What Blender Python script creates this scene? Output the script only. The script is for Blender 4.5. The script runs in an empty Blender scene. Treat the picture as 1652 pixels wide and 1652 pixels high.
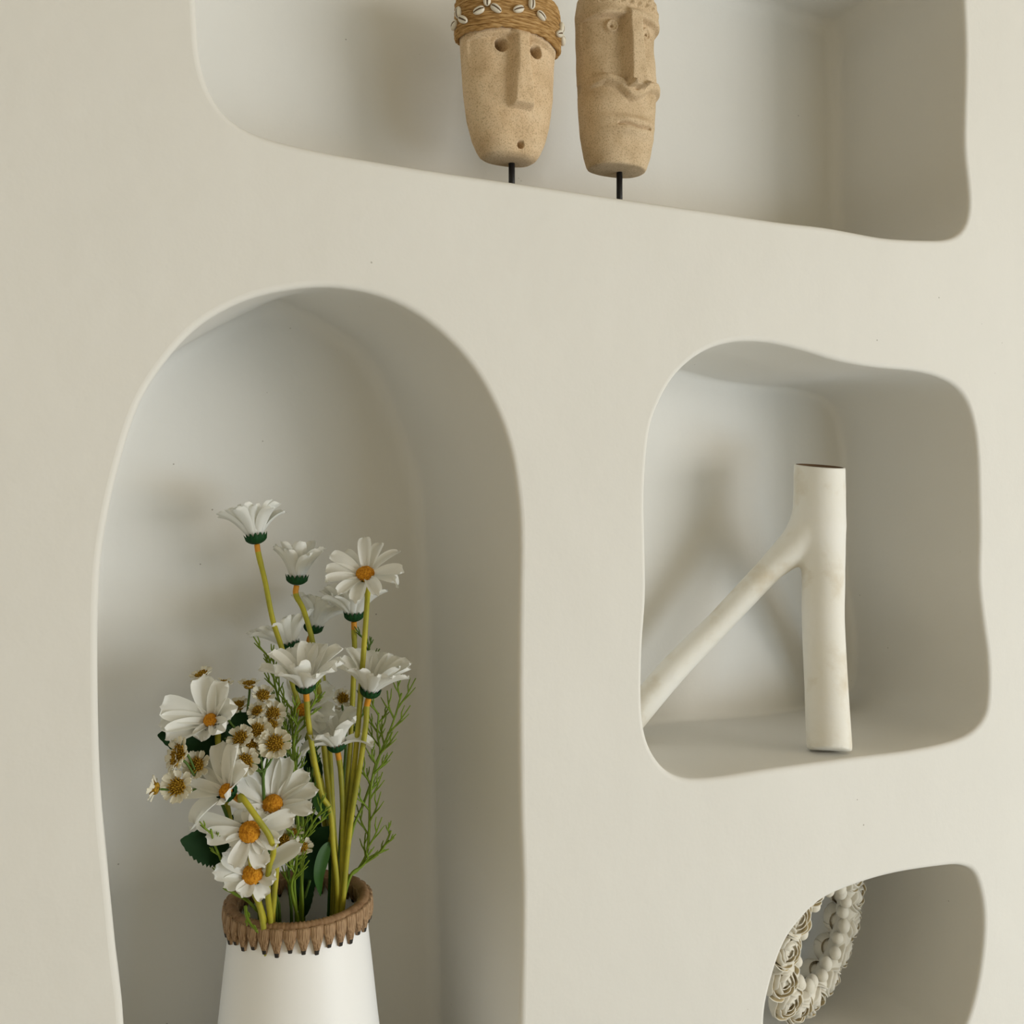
import bpy, bmesh, math, random
from mathutils import Vector, Matrix, noise
from mathutils.geometry import delaunay_2d_cdt

random.seed(7)
PI = math.pi
C = bpy.context.scene.collection
rad = math.radians

# ------------------------------------------------------------------ camera frame
TH = rad(25.7); F = 1600.0; CX = 826.0; HY = 785.0; D = 1.06; ZC = 1.45
FWD = Vector((math.sin(TH), math.cos(TH), 0)); RGT = Vector((math.cos(TH), -math.sin(TH), 0)); UP = Vector((0, 0, 1))
EYE = Vector((0, -D, ZC))

def at(px, py, Y):
    """world point seen at a pixel of the photograph, at depth Y behind the wall face"""
    d = FWD + RGT * ((px - CX) / F) + UP * ((HY - py) / F)
    return EYE + d * ((Y + D) / d.y)

def dirv(r, u, t):
    """direction from right / up / towards-viewer components"""
    return (RGT * r + UP * u - FWD * t).normalized()

# ------------------------------------------------------------------ helpers
def obj(name, bm, mats, parent=None, smooth=True):
    me = bpy.data.meshes.new(name)
    bm.to_mesh(me); bm.free()
    if smooth:
        me.polygons.foreach_set('use_smooth', [True] * len(me.polygons))
    for m in (mats if isinstance(mats, (list, tuple)) else [mats]):
        me.materials.append(m)
    o = bpy.data.objects.new(name, me); C.objects.link(o)
    if parent:
        o.parent = parent
    return o

def thing(name, label, cat, loc, group=None):
    o = bpy.data.objects.new(name, None); C.objects.link(o)
    o.location = loc; o.empty_display_size = 0.02
    o['label'] = label; o['category'] = cat
    if group: o['group'] = group
    bpy.context.view_layer.update()
    return o

def child(name, bm, mats, t, label=None):
    """mesh given in world coordinates, parented under thing t (an Empty, no rotation)"""
    bmesh.ops.translate(bm, verts=bm.verts, vec=-t.matrix_world.translation)
    o = obj(name, bm, mats, t)
    if label: o['label'] = label
    return o

def subchild(name, bm, mats, part):
    bmesh.ops.translate(bm, verts=bm.verts, vec=-part.parent.matrix_world.translation)
    return obj(name, bm, mats, part)

def catmull(pts, n, closed=False):
    out = []
    m = len(pts)
    segs = m if closed else m - 1
    for i in range(segs):
        if closed:
            p0, p1, p2, p3 = pts[(i-1) % m], pts[i], pts[(i+1) % m], pts[(i+2) % m]
        else:
            p1, p2 = pts[i], pts[i+1]
            p0 = pts[i-1] if i > 0 else p1 * 2 - p2
            p3 = pts[i+2] if i + 2 < m else p2 * 2 - p1
        for k in range(n):
            t = k / n
            out.append(0.5 * ((2*p1) + (p2-p0)*t + (2*p0-5*p1+4*p2-p3)*t*t + (3*p1-p0-3*p2+p3)*t*t*t))
    if not closed:
        out.append(pts[-1].copy())
    return out

def resample(pts, n):
    L = [0.0]; m = len(pts)
    for i in range(m):
        L.append(L[-1] + (pts[(i+1) % m] - pts[i]).length)
    out = []; j = 0
    for k in range(n):
        s = L[-1] * k / n
        while L[j+1] < s: j += 1
        f = (s - L[j]) / max(1e-9, L[j+1] - L[j])
        out.append(pts[j].lerp(pts[(j+1) % m], f))
    return out

def tube(bm, path, radii, seg=8, cap=True, mat=0, mat_end=None, n_end=0, closed=False):
    """swept tube along a list of Vectors"""
    n = len(path)
    rings = []
    prev = None
    for i, p in enumerate(path):
        if closed:
            d = path[(i+1) % n] - path[i-1]
        else:
            d = path[min(i+1, n-1)] - path[max(i-1, 0)]
        d.normalize()
        if prev is None:
            a = d.orthogonal().normalized()
        else:
            a = (prev - d * prev.dot(d)).normalized()
        prev = a
        b = d.cross(a)
        r = radii[i] if isinstance(radii, (list, tuple)) else radii
        rings.append([bm.verts.new(p + (a * math.cos(2*PI*k/seg) + b * math.sin(2*PI*k/seg)) * r) for k in range(seg)])
    for i in range(n if closed else n - 1):
        r0, r1 = rings[i], rings[(i+1) % n]
        for k in range(seg):
            f = bm.faces.new((r0[k], r0[(k+1) % seg], r1[(k+1) % seg], r1[k]))
            f.material_index = mat_end if (mat_end is not None and i < n_end) else mat
    if cap and not closed:
        f = bm.faces.new(rings[0][::-1]); f.material_index = mat_end if mat_end is not None else mat
        f = bm.faces.new(rings[-1]); f.material_index = mat
    return rings

def lathe(bm, prof, seg, center, mat=0):
    rings = []
    for r, z in prof:
        if r < 1e-6:
            rings.append([bm.verts.new(center + Vector((0, 0, z)))])
        else:
            rings.append([bm.verts.new(center + Vector((r*math.cos(2*PI*k/seg), r*math.sin(2*PI*k/seg), z))) for k in range(seg)])
    for a, b in zip(rings, rings[1:]):
        for k in range(seg):
            v = [a[k % len(a)], a[(k+1) % len(a)], b[(k+1) % len(b)], b[k % len(b)]]
            v = list(dict.fromkeys(v))
            if len(v) >= 3:
                f = bm.faces.new(v); f.material_index = mat
    bmesh.ops.recalc_face_normals(bm, faces=bm.faces)

def smoothstep(a, b, x):
    t = max(0.0, min(1.0, (x - a) / (b - a))); return t*t*(3-2*t)

def interp(tab, x):
    if x <= tab[0][0]: return tab[0][1]
    for (x0, y0), (x1, y1) in zip(tab, tab[1:]):
        if x <= x1:
            return y0 + (y1-y0) * (x-x0) / (x1-x0)
    return tab[-1][1]

# ------------------------------------------------------------------ materials
def mat(name, col, rough=0.6, spec=0.3):
    m = bpy.data.materials.new(name); m.use_nodes = True
    b = m.node_tree.nodes['Principled BSDF']
    b.inputs['Base Color'].default_value = (*col, 1)
    b.inputs['Roughness'].default_value = rough
    b.inputs['Specular IOR Level'].default_value = spec
    return m

def N(m, kind, **kw):
    n = m.node_tree.nodes.new(kind)
    for k, v in kw.items():
        if hasattr(n, k): setattr(n, k, v)
        else: n.inputs[k].default_value = v
    return n

def link(m, a, ao, b, bi):
    m.node_tree.links.new(a.outputs[ao], b.inputs[bi])

def bsdf(m): return m.node_tree.nodes['Principled BSDF']

def noise_tex(m, scale, detail=4, rough=0.55, stretch=None):
    tc = N(m, 'ShaderNodeTexCoord')
    n = N(m, 'ShaderNodeTexNoise', Scale=scale, Detail=detail, Roughness=rough)
    if stretch:
        mp = N(m, 'ShaderNodeMapping'); mp.inputs['Scale'].default_value = stretch
        link(m, tc, 'Object', mp, 'Vector'); link(m, mp, 'Vector', n, 'Vector')
    else:
        link(m, tc, 'Object', n, 'Vector')
    return n

def ramp(m, src, out, stops):
    r = N(m, 'ShaderNodeValToRGB')
    e = r.color_ramp.elements
    while len(e) < len(stops): e.new(0.5)
    for k, (p, c) in enumerate(stops):
        e[k].position = p; e[k].color = (*c, 1)
    link(m, src, out, r, 'Fac')
    return r

def bump(m, src, out, strength, dist, chain=None):
    b = N(m, 'ShaderNodeBump', Strength=strength, Distance=dist)
    link(m, src, out, b, 'Height')
    if chain: link(m, chain, 'Normal', b, 'Normal')
    return b

# hand-trowelled plaster: very slight tone drift, a few pits, shallow waves
plaster = mat('plaster', (0.80, 0.785, 0.74), 0.82, 0.25)
n1 = noise_tex(plaster, 2.2, 3)
r1 = ramp(plaster, n1, 'Fac', [(0.3, (0.765, 0.752, 0.710)), (0.7, (0.79, 0.777, 0.735))])
tc = N(plaster, 'ShaderNodeTexCoord')
vo = N(plaster, 'ShaderNodeTexVoronoi', Scale=26.0); link(plaster, tc, 'Object', vo, 'Vector')
rp = ramp(plaster, vo, 'Distance', [(0.020, (0.30, 0.27, 0.22)), (0.036, (1, 1, 1))])
n4 = noise_tex(plaster, 5.0, 2)
rg = ramp(plaster, n4, 'Fac', [(0.52, (1, 1, 1)), (0.62, (0, 0, 0))])
mxp = N(plaster, 'ShaderNodeMix', data_type='RGBA'); 
link(plaster, rg, 'Color', mxp, 'Factor'); link(plaster, rp, 'Color', mxp, 6); mxp.inputs[7].default_value = (1, 1, 1, 1)
ml = N(plaster, 'ShaderNodeMix', data_type='RGBA', blend_type='MULTIPLY'); ml.inputs['Factor'].default_value = 0.7
link(plaster, r1, 'Color', ml, 6); link(plaster, mxp, 2, ml, 7); link(plaster, ml, 2, bsdf(plaster), 'Base Color')
n2 = noise_tex(plaster, 9.0, 5, 0.55); n3 = noise_tex(plaster, 120.0, 4, 0.6)
b1 = bump(plaster, n2, 'Fac', 0.35, 0.008); b2 = bump(plaster, n3, 'Fac', 0.07, 0.0012, b1)
link(plaster, b2, 'Normal', bsdf(plaster), 'Normal')

def stone(name, c0, c1, c2):
    m = mat(name, c1, 0.92, 0.12)
    a = noise_tex(m, 28, 5); ra = ramp(m, a, 'Fac', [(0.3, c0), (0.5, c1), (0.7, c2)])
    g = noise_tex(m, 520, 3, 0.7); rgm = ramp(m, g, 'Fac', [(0.34, (0.62, 0.58, 0.52)), (0.5, (1, 1, 1)), (0.7, (1.0, 1.0, 1.0))])
    mm = N(m, 'ShaderNodeMix', data_type='RGBA', blend_type='MULTIPLY'); mm.inputs['Factor'].default_value = 0.9
    link(m, ra, 'Color', mm, 6); link(m, rgm, 'Color', mm, 7); link(m, mm, 2, bsdf(m), 'Base Color')
    bb = bump(m, g, 'Fac', 0.5, 0.0012); a2 = noise_tex(m, 90, 4); b3 = bump(m, a2, 'Fac', 0.35, 0.002, bb)
    link(m, b3, 'Normal', bsdf(m), 'Normal')
    return m

sand_stone = stone('sand_stone', (0.60, 0.43, 0.255), (0.72, 0.54, 0.345), (0.78, 0.61, 0.41))
tan_stone = stone('tan_stone', (0.56, 0.415, 0.255), (0.67, 0.515, 0.335), (0.73, 0.575, 0.39))
dark_hole = mat('dark_hole', (0.03, 0.025, 0.02), 0.9, 0.1)
black_metal = mat('black_metal', (0.008, 0.008, 0.01), 0.45, 0.4)

rope_mat = mat('rope_fibre', (0.36, 0.20, 0.075), 0.85, 0.15)
wv = noise_tex(rope_mat, 1.0, 4, 0.6, (70, 70, 620))
rr = ramp(rope_mat, wv, 'Fac', [(0.32, (0.20, 0.10, 0.03)), (0.5, (0.42, 0.245, 0.09)), (0.68, (0.60, 0.39, 0.18))])
link(rope_mat, rr, 'Color', bsdf(rope_mat), 'Base Color')
br = bump(rope_mat, wv, 'Fac', 0.7, 0.0012); link(rope_mat, br, 'Normal', bsdf(rope_mat), 'Normal')

shell_mat = mat('cowrie_shell', (0.78, 0.72, 0.60), 0.35, 0.45)
shell_dark = mat('cowrie_slit', (0.16, 0.11, 0.07), 0.7, 0.2)

white_clay = mat('white_clay', (0.82, 0.80, 0.74), 0.6, 0.3)
nc = noise_tex(white_clay, 11, 5); rc = ramp(white_clay, nc, 'Fac', [(0.32, (0.72, 0.655, 0.53)), (0.46, (0.86, 0.84, 0.77)), (0.75, (0.88, 0.87, 0.835))])
link(white_clay, rc, 'Color', bsdf(white_clay), 'Base Color')
nb = noise_tex(white_clay, 45, 4); bb = bump(white_clay, nb, 'Fac', 0.2, 0.003); link(white_clay, bb, 'Normal', bsdf(white_clay), 'Normal')
raw_clay = mat('raw_clay', (0.20, 0.13, 0.08), 0.9, 0.1)

vase_white = mat('vase_white', (0.93, 0.93, 0.92), 0.42, 0.4)
nvv = noise_tex(vase_white, 8, 4); bv = bump(vase_white, nvv, 'Fac', 0.15, 0.004); link(vase_white, bv, 'Normal', bsdf(vase_white), 'Normal')

rattan = mat('rattan', (0.30, 0.185, 0.10), 0.7, 0.25)
nr = noise_tex(rattan, 60, 5, 0.65); rra = ramp(rattan, nr, 'Fac', [(0.3, (0.19, 0.105, 0.05)), (0.55, (0.33, 0.205, 0.11)), (0.75, (0.43, 0.29, 0.17))])
link(rattan, rra, 'Color', bsdf(rattan), 'Base Color')
tooth_mat = mat('rattan_strands', (0.36, 0.23, 0.12), 0.7, 0.25)
nt = noise_tex(tooth_mat, 900, 2, 0.5, (1, 1, 0.06)); rt = ramp(tooth_mat, nt, 'Fac', [(0.35, (0.17, 0.095, 0.045)), (0.55, (0.36, 0.23, 0.125)), (0.7, (0.50, 0.35, 0.21))])
link(tooth_mat, rt, 'Color', bsdf(tooth_mat), 'Base Color')
tip_mat = mat('dark_tip', (0.035, 0.03, 0.025), 0.6, 0.3)

def translucent(name, col, tcol, fac, rough=0.55):
    m = mat(name, col, rough, 0.2)
    tr = N(m, 'ShaderNodeBsdfTranslucent'); tr.inputs['Color'].default_value = (*tcol, 1)
    mx = N(m, 'ShaderNodeMixShader'); mx.inputs[0].default_value = fac
    out = m.node_tree.nodes['Material Output']
    link(m, bsdf(m), 'BSDF', mx, 1); link(m, tr, 'BSDF', mx, 2); link(m, mx, 'Shader', out, 'Surface')
    return m

petal_mat = translucent('petal_white', (0.91, 0.91, 0.87), (0.84, 0.84, 0.75), 0.30)
npt = noise_tex(petal_mat, 260, 2); bp = bump(petal_mat, npt, 'Fac', 0.12, 0.001); link(petal_mat, bp, 'Normal', bsdf(petal_mat), 'Normal')
small_petal_mat = translucent('small_petal', (0.80, 0.77, 0.64), (0.7, 0.62, 0.4), 0.25)
disc_mat = mat('disc_orange', (0.62, 0.25, 0.02), 0.85, 0.1)
nd = noise_tex(disc_mat, 420, 3); rd = ramp(disc_mat, nd, 'Fac', [(0.3, (0.42, 0.14, 0.01)), (0.6, (0.72, 0.33, 0.03))]); link(disc_mat, rd, 'Color', bsdf(disc_mat), 'Base Color')
bd = bump(disc_mat, nd, 'Fac', 0.8, 0.002); link(disc_mat, bd, 'Normal', bsdf(disc_mat), 'Normal')
small_disc_mat = mat('disc_mustard', (0.42, 0.24, 0.02), 0.85, 0.1)
ns = noise_tex(small_disc_mat, 500, 3); rs = ramp(small_disc_mat, ns, 'Fac', [(0.35, (0.15, 0.07, 0.01)), (0.6, (0.46, 0.28, 0.03))]); link(small_disc_mat, rs, 'Color', bsdf(small_disc_mat), 'Base Color')
calyx_mat = mat('calyx_green', (0.008, 0.050, 0.012), 0.6, 0.15)
stem_mat = mat('stem_yellow_green', (0.36, 0.33, 0.025), 0.5, 0.3)
nst = noise_tex(stem_mat, 30, 3); rst = ramp(stem_mat, nst, 'Fac', [(0.35, (0.26, 0.26, 0.025)), (0.65, (0.44, 0.39, 0.03))]); link(stem_mat, rst, 'Color', bsdf(stem_mat), 'Base Color')
collar_mat = mat('stem_orange', (0.62, 0.27, 0.02), 0.5, 0.3)
twig_green = mat('twig_green', (0.075, 0.14, 0.02), 0.55, 0.3)
sprig_mat = mat('sprig_green', (0.155, 0.235, 0.018), 0.55, 0.3)
leaf_dark = mat('leaf_dark', (0.007, 0.030, 0.006), 0.7, 0.15)
leaf_mid = mat('leaf_mid', (0.022, 0.075, 0.007), 0.5, 0.25)

wreath_mat = mat('shell_cream', (0.74, 0.70, 0.60), 0.6, 0.25)
wreath_in = mat('shell_tan', (0.60, 0.49, 0.29), 0.7, 0.2)

floor_mat = mat('floor_stone', (0.42, 0.39, 0.34), 0.6, 0.3)
nf = noise_tex(floor_mat, 3, 5); rf = ramp(floor_mat, nf, 'Fac', [(0.35, (0.58, 0.55, 0.49)), (0.65, (0.66, 0.63, 0.57))]); link(floor_mat, rf, 'Color', bsdf(floor_mat), 'Base Color')
room_paint = mat('room_paint', (0.62, 0.55, 0.43), 0.9, 0.2)

# ------------------------------------------------------------------ the wall with its niches
def P2(px, py, Y=0.0):
    p = at(px, py, Y); return Vector((p.x, p.z))
def W2(x, z): return Vector((x, z + ZC))

arch_px = [(200,1652),(190,1560),(178,1440),(168,1340),(161,1240),(158,1120),(158,1000),(163,900),(178,810),(198,730),(225,650),(262,590),(312,533),(365,498),(425,475),(510,462),(580,468),(640,487),(700,525),(755,580),(795,645),(822,715),(836,800),(840,870),(838,1000),(838,1150),(840,1300),(843,1420),(842,1520),(839,1652)]
arch_low = [W2(0.52,-0.76), W2(0.513,-0.86), W2(0.465,-0.915), W2(0.30,-0.92), W2(0.14,-0.915), W2(0.10,-0.86), W2(0.09,-0.76)]
arch_front = [P2(*p) for p in arch_px] + arch_low
arch_back_px = [(425,489),(456,494),(501,511),(540,537),(578,565),(612,612),(643,680),(664,730),(680,800),(687,900),(692,1050),(696,1250),(702,1450),(709,1652)]
AD = 0.29
arch_back = [P2(*p) for p in arch_px[:13]] + [P2(*p, AD) for p in arch_back_px] + [W2(0.53,-0.83), W2(0.47,-0.912), W2(0.30,-0.92), W2(0.14,-0.915), W2(0.10,-0.86), W2(0.09,-0.76)]

mid_px = [(1037,1120),(1038,1040),(1043,960),(1042,870),(1041,790),(1048,700),(1064,650),(1090,605),(1130,570),(1175,553),(1230,551),(1290,563),(1350,581),(1410,592),(1480,599),(1527,613),(1557,640),(1573,690),(1578,760),(1580,850),(1579,930),(1586,1000),(1594,1060),(1595,1120),(1588,1158),(1555,1190),(1480,1210),(1380,1223),(1250,1240),(1140,1257),(1088,1251),(1056,1218),(1041,1175)]
mid_front = [P2(*p) for p in mid_px]
mid_back = None

top_px = [(316,0),(319,60),(325,110),(345,163),(380,200),(430,222),(500,239),(560,251),(700,274),(860,297),(1003,319),(1150,341),(1260,358),(1330,366),(1385,376),(1430,384),(1490,387),(1532,385),(1555,368),(1563,335),(1561,290),(1556,240),(1557,150),(1558,70),(1555,0)]
top_front = [P2(*p) for p in top_px] + [W2(1.272,0.775), W2(1.256,0.800), W2(1.21,0.812), W2(0.8,0.825), W2(0.45,0.826), W2(0.26,0.80), W2(0.17,0.74), W2(0.142,0.62)]
low_px = [(1233,1652),(1240,1600),(1262,1530),(1290,1487),(1330,1450),(1390,1425),(1450,1409),(1515,1399),(1552,1397),(1574,1411),(1587,1460),(1588,1520),(1579,1590),(1562,1652)]
low_front = [P2(*p) for p in low_px] + [W2(1.262,-0.835), W2(1.225,-0.852), W2(1.14,-0.856), W2(1.03,-0.856), W2(0.95,-0.852), W2(0.91,-0.83), W2(0.892,-0.785)]

NL = 260
def loop(pts):
    q = resample(catmull(pts, 8, True), NL)
    for _ in range(2):
        q = [(q[i-1] + q[i]*2 + q[(i+1) % NL]) / 4 for i in range(NL)]
    return q

def area2(q): return sum(q[i].x*q[(i+1) % len(q)].y - q[(i+1) % len(q)].x*q[i].y for i in range(len(q)))
def normals2(q):
    s = 1 if area2(q) > 0 else -1        # outward normals
    out = []
    for i in range(len(q)):
        d = (q[(i+2) % len(q)] - q[i-2]).normalized()
        out.append(Vector((d.y, -d.x)) * s)
    return out

def wob(x, z, s=1.0):
    return s * 0.0035 * noise.noise(Vector((x*3.1, z*3.1, 0.7))) + s * 0.0011 * noise.noise(Vector((x*9, z*9, 4.2)))

wall = None
RF = 0.007
front_loops = []
niche_bms = []
def make_niche(front, back, depth, rb=0.022):
    q = loop(front); nq = normals2(q)
    b = loop(back) if back else q
    if back:
        # align start: both lists start at the same photo point
        pass
    nb_ = normals2(b)
    fl = [q[i] + nq[i]*RF for i in range(NL)]
    front_loops.append(fl)
    rows = []
    for k in range(7):
        a = PI/2*k/6
        off = RF*(1-math.sin(a)); Y = RF*(1-math.cos(a))
        rows.append([Vector((q[i].x + nq[i].x*off, wob(q[i].x, q[i].y) + Y, q[i].y + nq[i].y*off)) for i in range(NL)])
    for i in range(NL):   # seam vertices sit exactly on the wall face
        rows[0][i].y = wob(fl[i].x, fl[i].y)
    for k in range(1, 13):
        t = k/12
        Y = RF + (depth - rb - RF)*t
        row = []
        for i in range(NL):
            p = q[i].lerp(b[i], t); n = nq[i].lerp(nb_[i], t)
            w = 0.004*noise.noise(Vector((p.x*7, Y*9, p.y*7))) * smoothstep(0, .3, t)
            row.append(Vector((p.x + n.x*w, Y + wob(q[i].x, q[i].y)*(1-t), p.y + n.y*w)))
        rows.append(row)
    for k in range(1, 6):
        a = PI/2*k/5
        ins = rb*(1-math.cos(a)); Y = depth - rb + rb*math.sin(a)
        row = [Vector((r.x - nb_[i].x*ins, Y, r.z - nb_[i].y*ins)) for i, r in enumerate(rows[18])]
        for _ in range(3*k):
            row = [(row[i-1] + row[i]*2 + row[(i+1) % NL])/4 for i in range(NL)]
        rows.append(row)
    last = rows[-1]
    c = sum(last, Vector()) / NL
    for k in range(1, 15):
        s = 1 - k/15
        row = []
        for r in last:
            p = c + (r - c)*s
            p.y = depth + wob(p.x, p.z, 0.9) * smoothstep(0, 0.25, 1-s)
            row.append(p)
        rows.append(row)
    bm = bmesh.new()
    vr = [[bm.verts.new(p) for p in row] for row in rows]
    for r0, r1 in zip(vr, vr[1:]):
        for i in range(NL):
            bm.faces.new((r0[i], r0[(i+1) % NL], r1[(i+1) % NL], r1[i]))
    cv = bm.verts.new((c.x, depth + wob(c.x, c.z, .9), c.z))
    for i in range(NL):
        bm.faces.new((vr[-1][i], vr[-1][(i+1) % NL], cv))
    bmesh.ops.recalc_face_normals(bm, faces=bm.faces)
    niche_bms.append(bm)

make_niche(arch_front, arch_back, AD)
make_niche(mid_front, None, 0.28, 0.012)
make_niche(top_front, None, 0.27, 0.022)
make_niche(low_front, None, 0.26, 0.022)

def inside(p, poly):
    r = False; j = len(poly) - 1
    for i in range(len(poly)):
        a, b = poly[i], poly[j]
        if (a.y > p.y) != (b.y > p.y) and p.x < (b.x-a.x)*(p.y-a.y)/(b.y-a.y) + a.x: r = not r
        j = i
    return r

WX0, WX1, WZ0, WZ1 = -1.6, 3.0, 0.0, 2.75
cv, ce = [], []
for fl in front_loops:
    o = len(cv)
    cv += [Vector((p.x, p.y)) for p in fl]
    ce += [(o+i, o+(i+1) % NL) for i in range(NL)]
nx, nz = 100, 60
for i in range(nx+1):
    for j in range(nz+1):
        p = Vector((WX0 + (WX1-WX0)*i/nx, WZ0 + (WZ1-WZ0)*j/nz))
        bad = False
        for fl in front_loops:
            if inside(p, fl) or min((p-f).length_squared for f in fl[::3]) < 0.018**2:
                bad = True; break
        if not bad: cv.append(p)
res = delaunay_2d_cdt(cv, ce, [], 0, 1e-6)
bm = bmesh.new()
vs = [bm.verts.new((p.x, wob(p.x, p.y), p.y)) for p in res[0]]
for f in res[2]:
    c = sum((res[0][i] for i in f), Vector((0, 0))) / len(f)
    if not any(inside(c, fl) for fl in front_loops):
        bm.faces.new([vs[i] for i in f])
for v in [v for v in bm.verts if not v.link_faces]: bm.verts.remove(v)
bmesh.ops.recalc_face_normals(bm, faces=bm.faces)
if sum(f.normal.y for f in bm.faces) > 0: bmesh.ops.reverse_faces(bm, faces=bm.faces)
wall = obj('wall_back', bm, plaster); wall['kind'] = 'structure'
for nb_m, lab in zip(niche_bms, ('tall arched niche recessed in the plaster wall', 'rounded square niche recessed in the plaster wall', 'wide rounded niche at the top of the plaster wall', 'small slanted niche low in the plaster wall')):
    o = obj('niche', nb_m, plaster, wall); o['label'] = lab; o['kind'] = 'structure'

def slab(name, x0, x1, y0, y1, z0, z1, m):
    bm = bmesh.new()
    bmesh.ops.create_cube(bm, size=1, matrix=Matrix.Translation(((x0+x1)/2, (y0+y1)/2, (z0+z1)/2)) @ Matrix.Diagonal((x1-x0, y1-y0, z1-z0, 1)))
    o = obj(name, bm, m, smooth=False); o['kind'] = 'structure'; return o
slab('floor', WX0, 8.0, -8.0, 0.0, -0.1, 0.0, floor_mat)
slab('ceiling', WX0, 8.0, -8.0, 0.0, WZ1, WZ1+0.1, room_paint)
slab('wall_left', WX0-0.1, WX0, -8.0, 0.0, 0.0, WZ1, room_paint)

# ------------------------------------------------------------------ carved stone heads
def head_mesh(X, Y, zs, a_of, b_of, disp, NP=230, back_flat=0.75):
    bm = bmesh.new(); rings = []
    for z in zs:
        a, b = a_of(z), b_of(z); ring = []
        for k in range(NP):
            t = k/NP
            # denser in front (phi = -pi/2)
            phi = -PI/2 + 2*PI*(t + 0.06*math.sin(2*PI*t) * -1)
            c, s = math.cos(phi), math.sin(phi)
            e = 0.85
            x = a * math.copysign(abs(c)**e, c)
            f = -b * math.copysign(abs(s)**e, s)       # f > 0 towards the room
            if f < 0: f *= back_flat
            dx, df = disp(x, z, f, a, max(0.0, -s))
            ring.append(bm.verts.new((X + x + dx, Y - (f + df), z + ZC)))
        rings.append(ring)
    for r0, r1 in zip(rings, rings[1:]):
        for k in range(NP):
            bm.faces.new((r0[k], r0[(k+1) % NP], r1[(k+1) % NP], r1[k]))
    bm.faces.new(rings[0][::-1]); bm.faces.new(rings[-1])
    bmesh.ops.recalc_face_normals(bm, faces=bm.faces)
    return bm

def plateau(x, half, edge): return smoothstep(half + edge, half, abs(x))
def gau(d, w): return math.exp(-(d/w)**2)
def lin(a, b, n): return [a + (b-a)*i/(n-1) for i in range(n)]

# --- first head: smooth face, shell headband
M1X, M1Y = 0.5615, 0.12
A1 = [(.4265,.026),(.428,.033),(.431,.038),(.437,.0425),(.45,.049),(.475,.0565),(.51,.0615),(.55,.0645),(.58,.0665),(.60,.067),(.63,.066),(.65,.058),(.66,.045),(.668,.02)]
B1 = [(.4265,.020),(.428,.026),(.431,.031),(.437,.034),(.45,.037),(.48,.040),(.55,.041),(.60,.042),(.63,.041),(.65,.036),(.66,.028),(.668,.012)]
def disp1(x, z, f, a, w):
    df = 0.0
    if w <= 0: return 0, 0
    front = smoothstep(0.15, 0.5, w)
    # brow shelf, hollow below it fading down the cheek
    brow = 0.578 - 0.10*abs(x)*abs(x)/.06
    df += -0.0075 * smoothstep(brow+.002, brow-.003, z) * smoothstep(.50, .57, z) * smoothstep(.006, .012, abs(x)) * front
    # nose: flat-topped wedge
    hw = interp([(.48,.0175),(.53,.0150),(.575,.0125),(.60,.015)], z)
    h = interp([(.485,.0135),(.50,.0145),(.54,.0115),(.575,.0090),(.582,.006)], z)
    df += h * plateau(x, hw-.005, .0075) * smoothstep(.4825, .4885, z) * smoothstep(.590, .578, z)
    for ex in (-.0242, .0252):
        d = math.hypot(x-ex, z-.5645)
        df -= 0.036 * smoothstep(.0088, .0072, d)
        df += 0.0012 * gau(d-.0105, .0022) * front
    d = math.hypot(x-.0025, z-.4405)
    df -= 0.014 * smoothstep(.0052, .0035, d)
    df += 0.0012 * noise.noise(Vector((x*60, z*60, 3)))
    return 0, df
z1 = [.4265,.4272,.428,.4295] + lin(.431, .60, 190) + lin(.603, .668, 26)
m1 = thing('stone_mask', 'sand-coloured carved stone head wearing a rope headband set with white shells', 'mask', (M1X, M1Y, .363+ZC), 'carved stone heads on stands')
child('carved_head', head_mesh(M1X, M1Y, z1, lambda z: interp(A1, z), lambda z: interp(B1, z), disp1), sand_stone, m1)

def stand(t, X, Y, ztop, dx=0.0):
    bm = bmesh.new()
    tube(bm, [Vector((X+dx, Y, .372+ZC)), Vector((X+dx, Y, ztop+ZC))], .0042, 14)
    child('stand_rod', bm, black_metal, t, 'thin black metal rod')
    bm = bmesh.new()
    bmesh.ops.create_cube(bm, size=1, matrix=Matrix.Translation((X+dx, Y, .369+ZC)) @ Matrix.Diagonal((.085, .085, .010, 1)))
    bmesh.ops.bevel(bm, geom=bm.edges[:], offset=.0015, segments=2, affect='EDGES')
    child('stand_base', bm, black_metal, t, 'black metal base plate')
stand(m1, M1X, M1Y, .44, .006)

# headband: one rope wound round and round, following the head
bm = bmesh.new(); path = []
TURNS, PER = 11, 72
for i in range(TURNS*PER + 1):
    ph = 2*PI*i/PER
    z = .5845 + .0575*i/(TURNS*PER) 
    ca, sa = math.cos(ph), math.sin(ph)
    a, b = interp(A1, z) + .0035, interp(B1, z) + .0035
    x = a*math.copysign(abs(ca)**.85, ca); f = b*math.copysign(abs(sa)**.85, sa)
    if f < 0: f *= .75
    # band sits lower at the temples than over the brow
    zz = z - .006*smoothstep(.02, .06, abs(x)) 
    path.append(Vector((M1X + x, M1Y - f, zz + ZC + .0006*math.sin(ph*40))))
tube(bm, [p + Vector((0, -.0006*noise.noise(p*260), .0011*noise.noise(p*90))) for p in path], [.0035 + .0006*noise.noise(p*140) for p in path], 8)
child('headband', bm, rope_mat, m1, 'wound brown rope headband')

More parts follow.
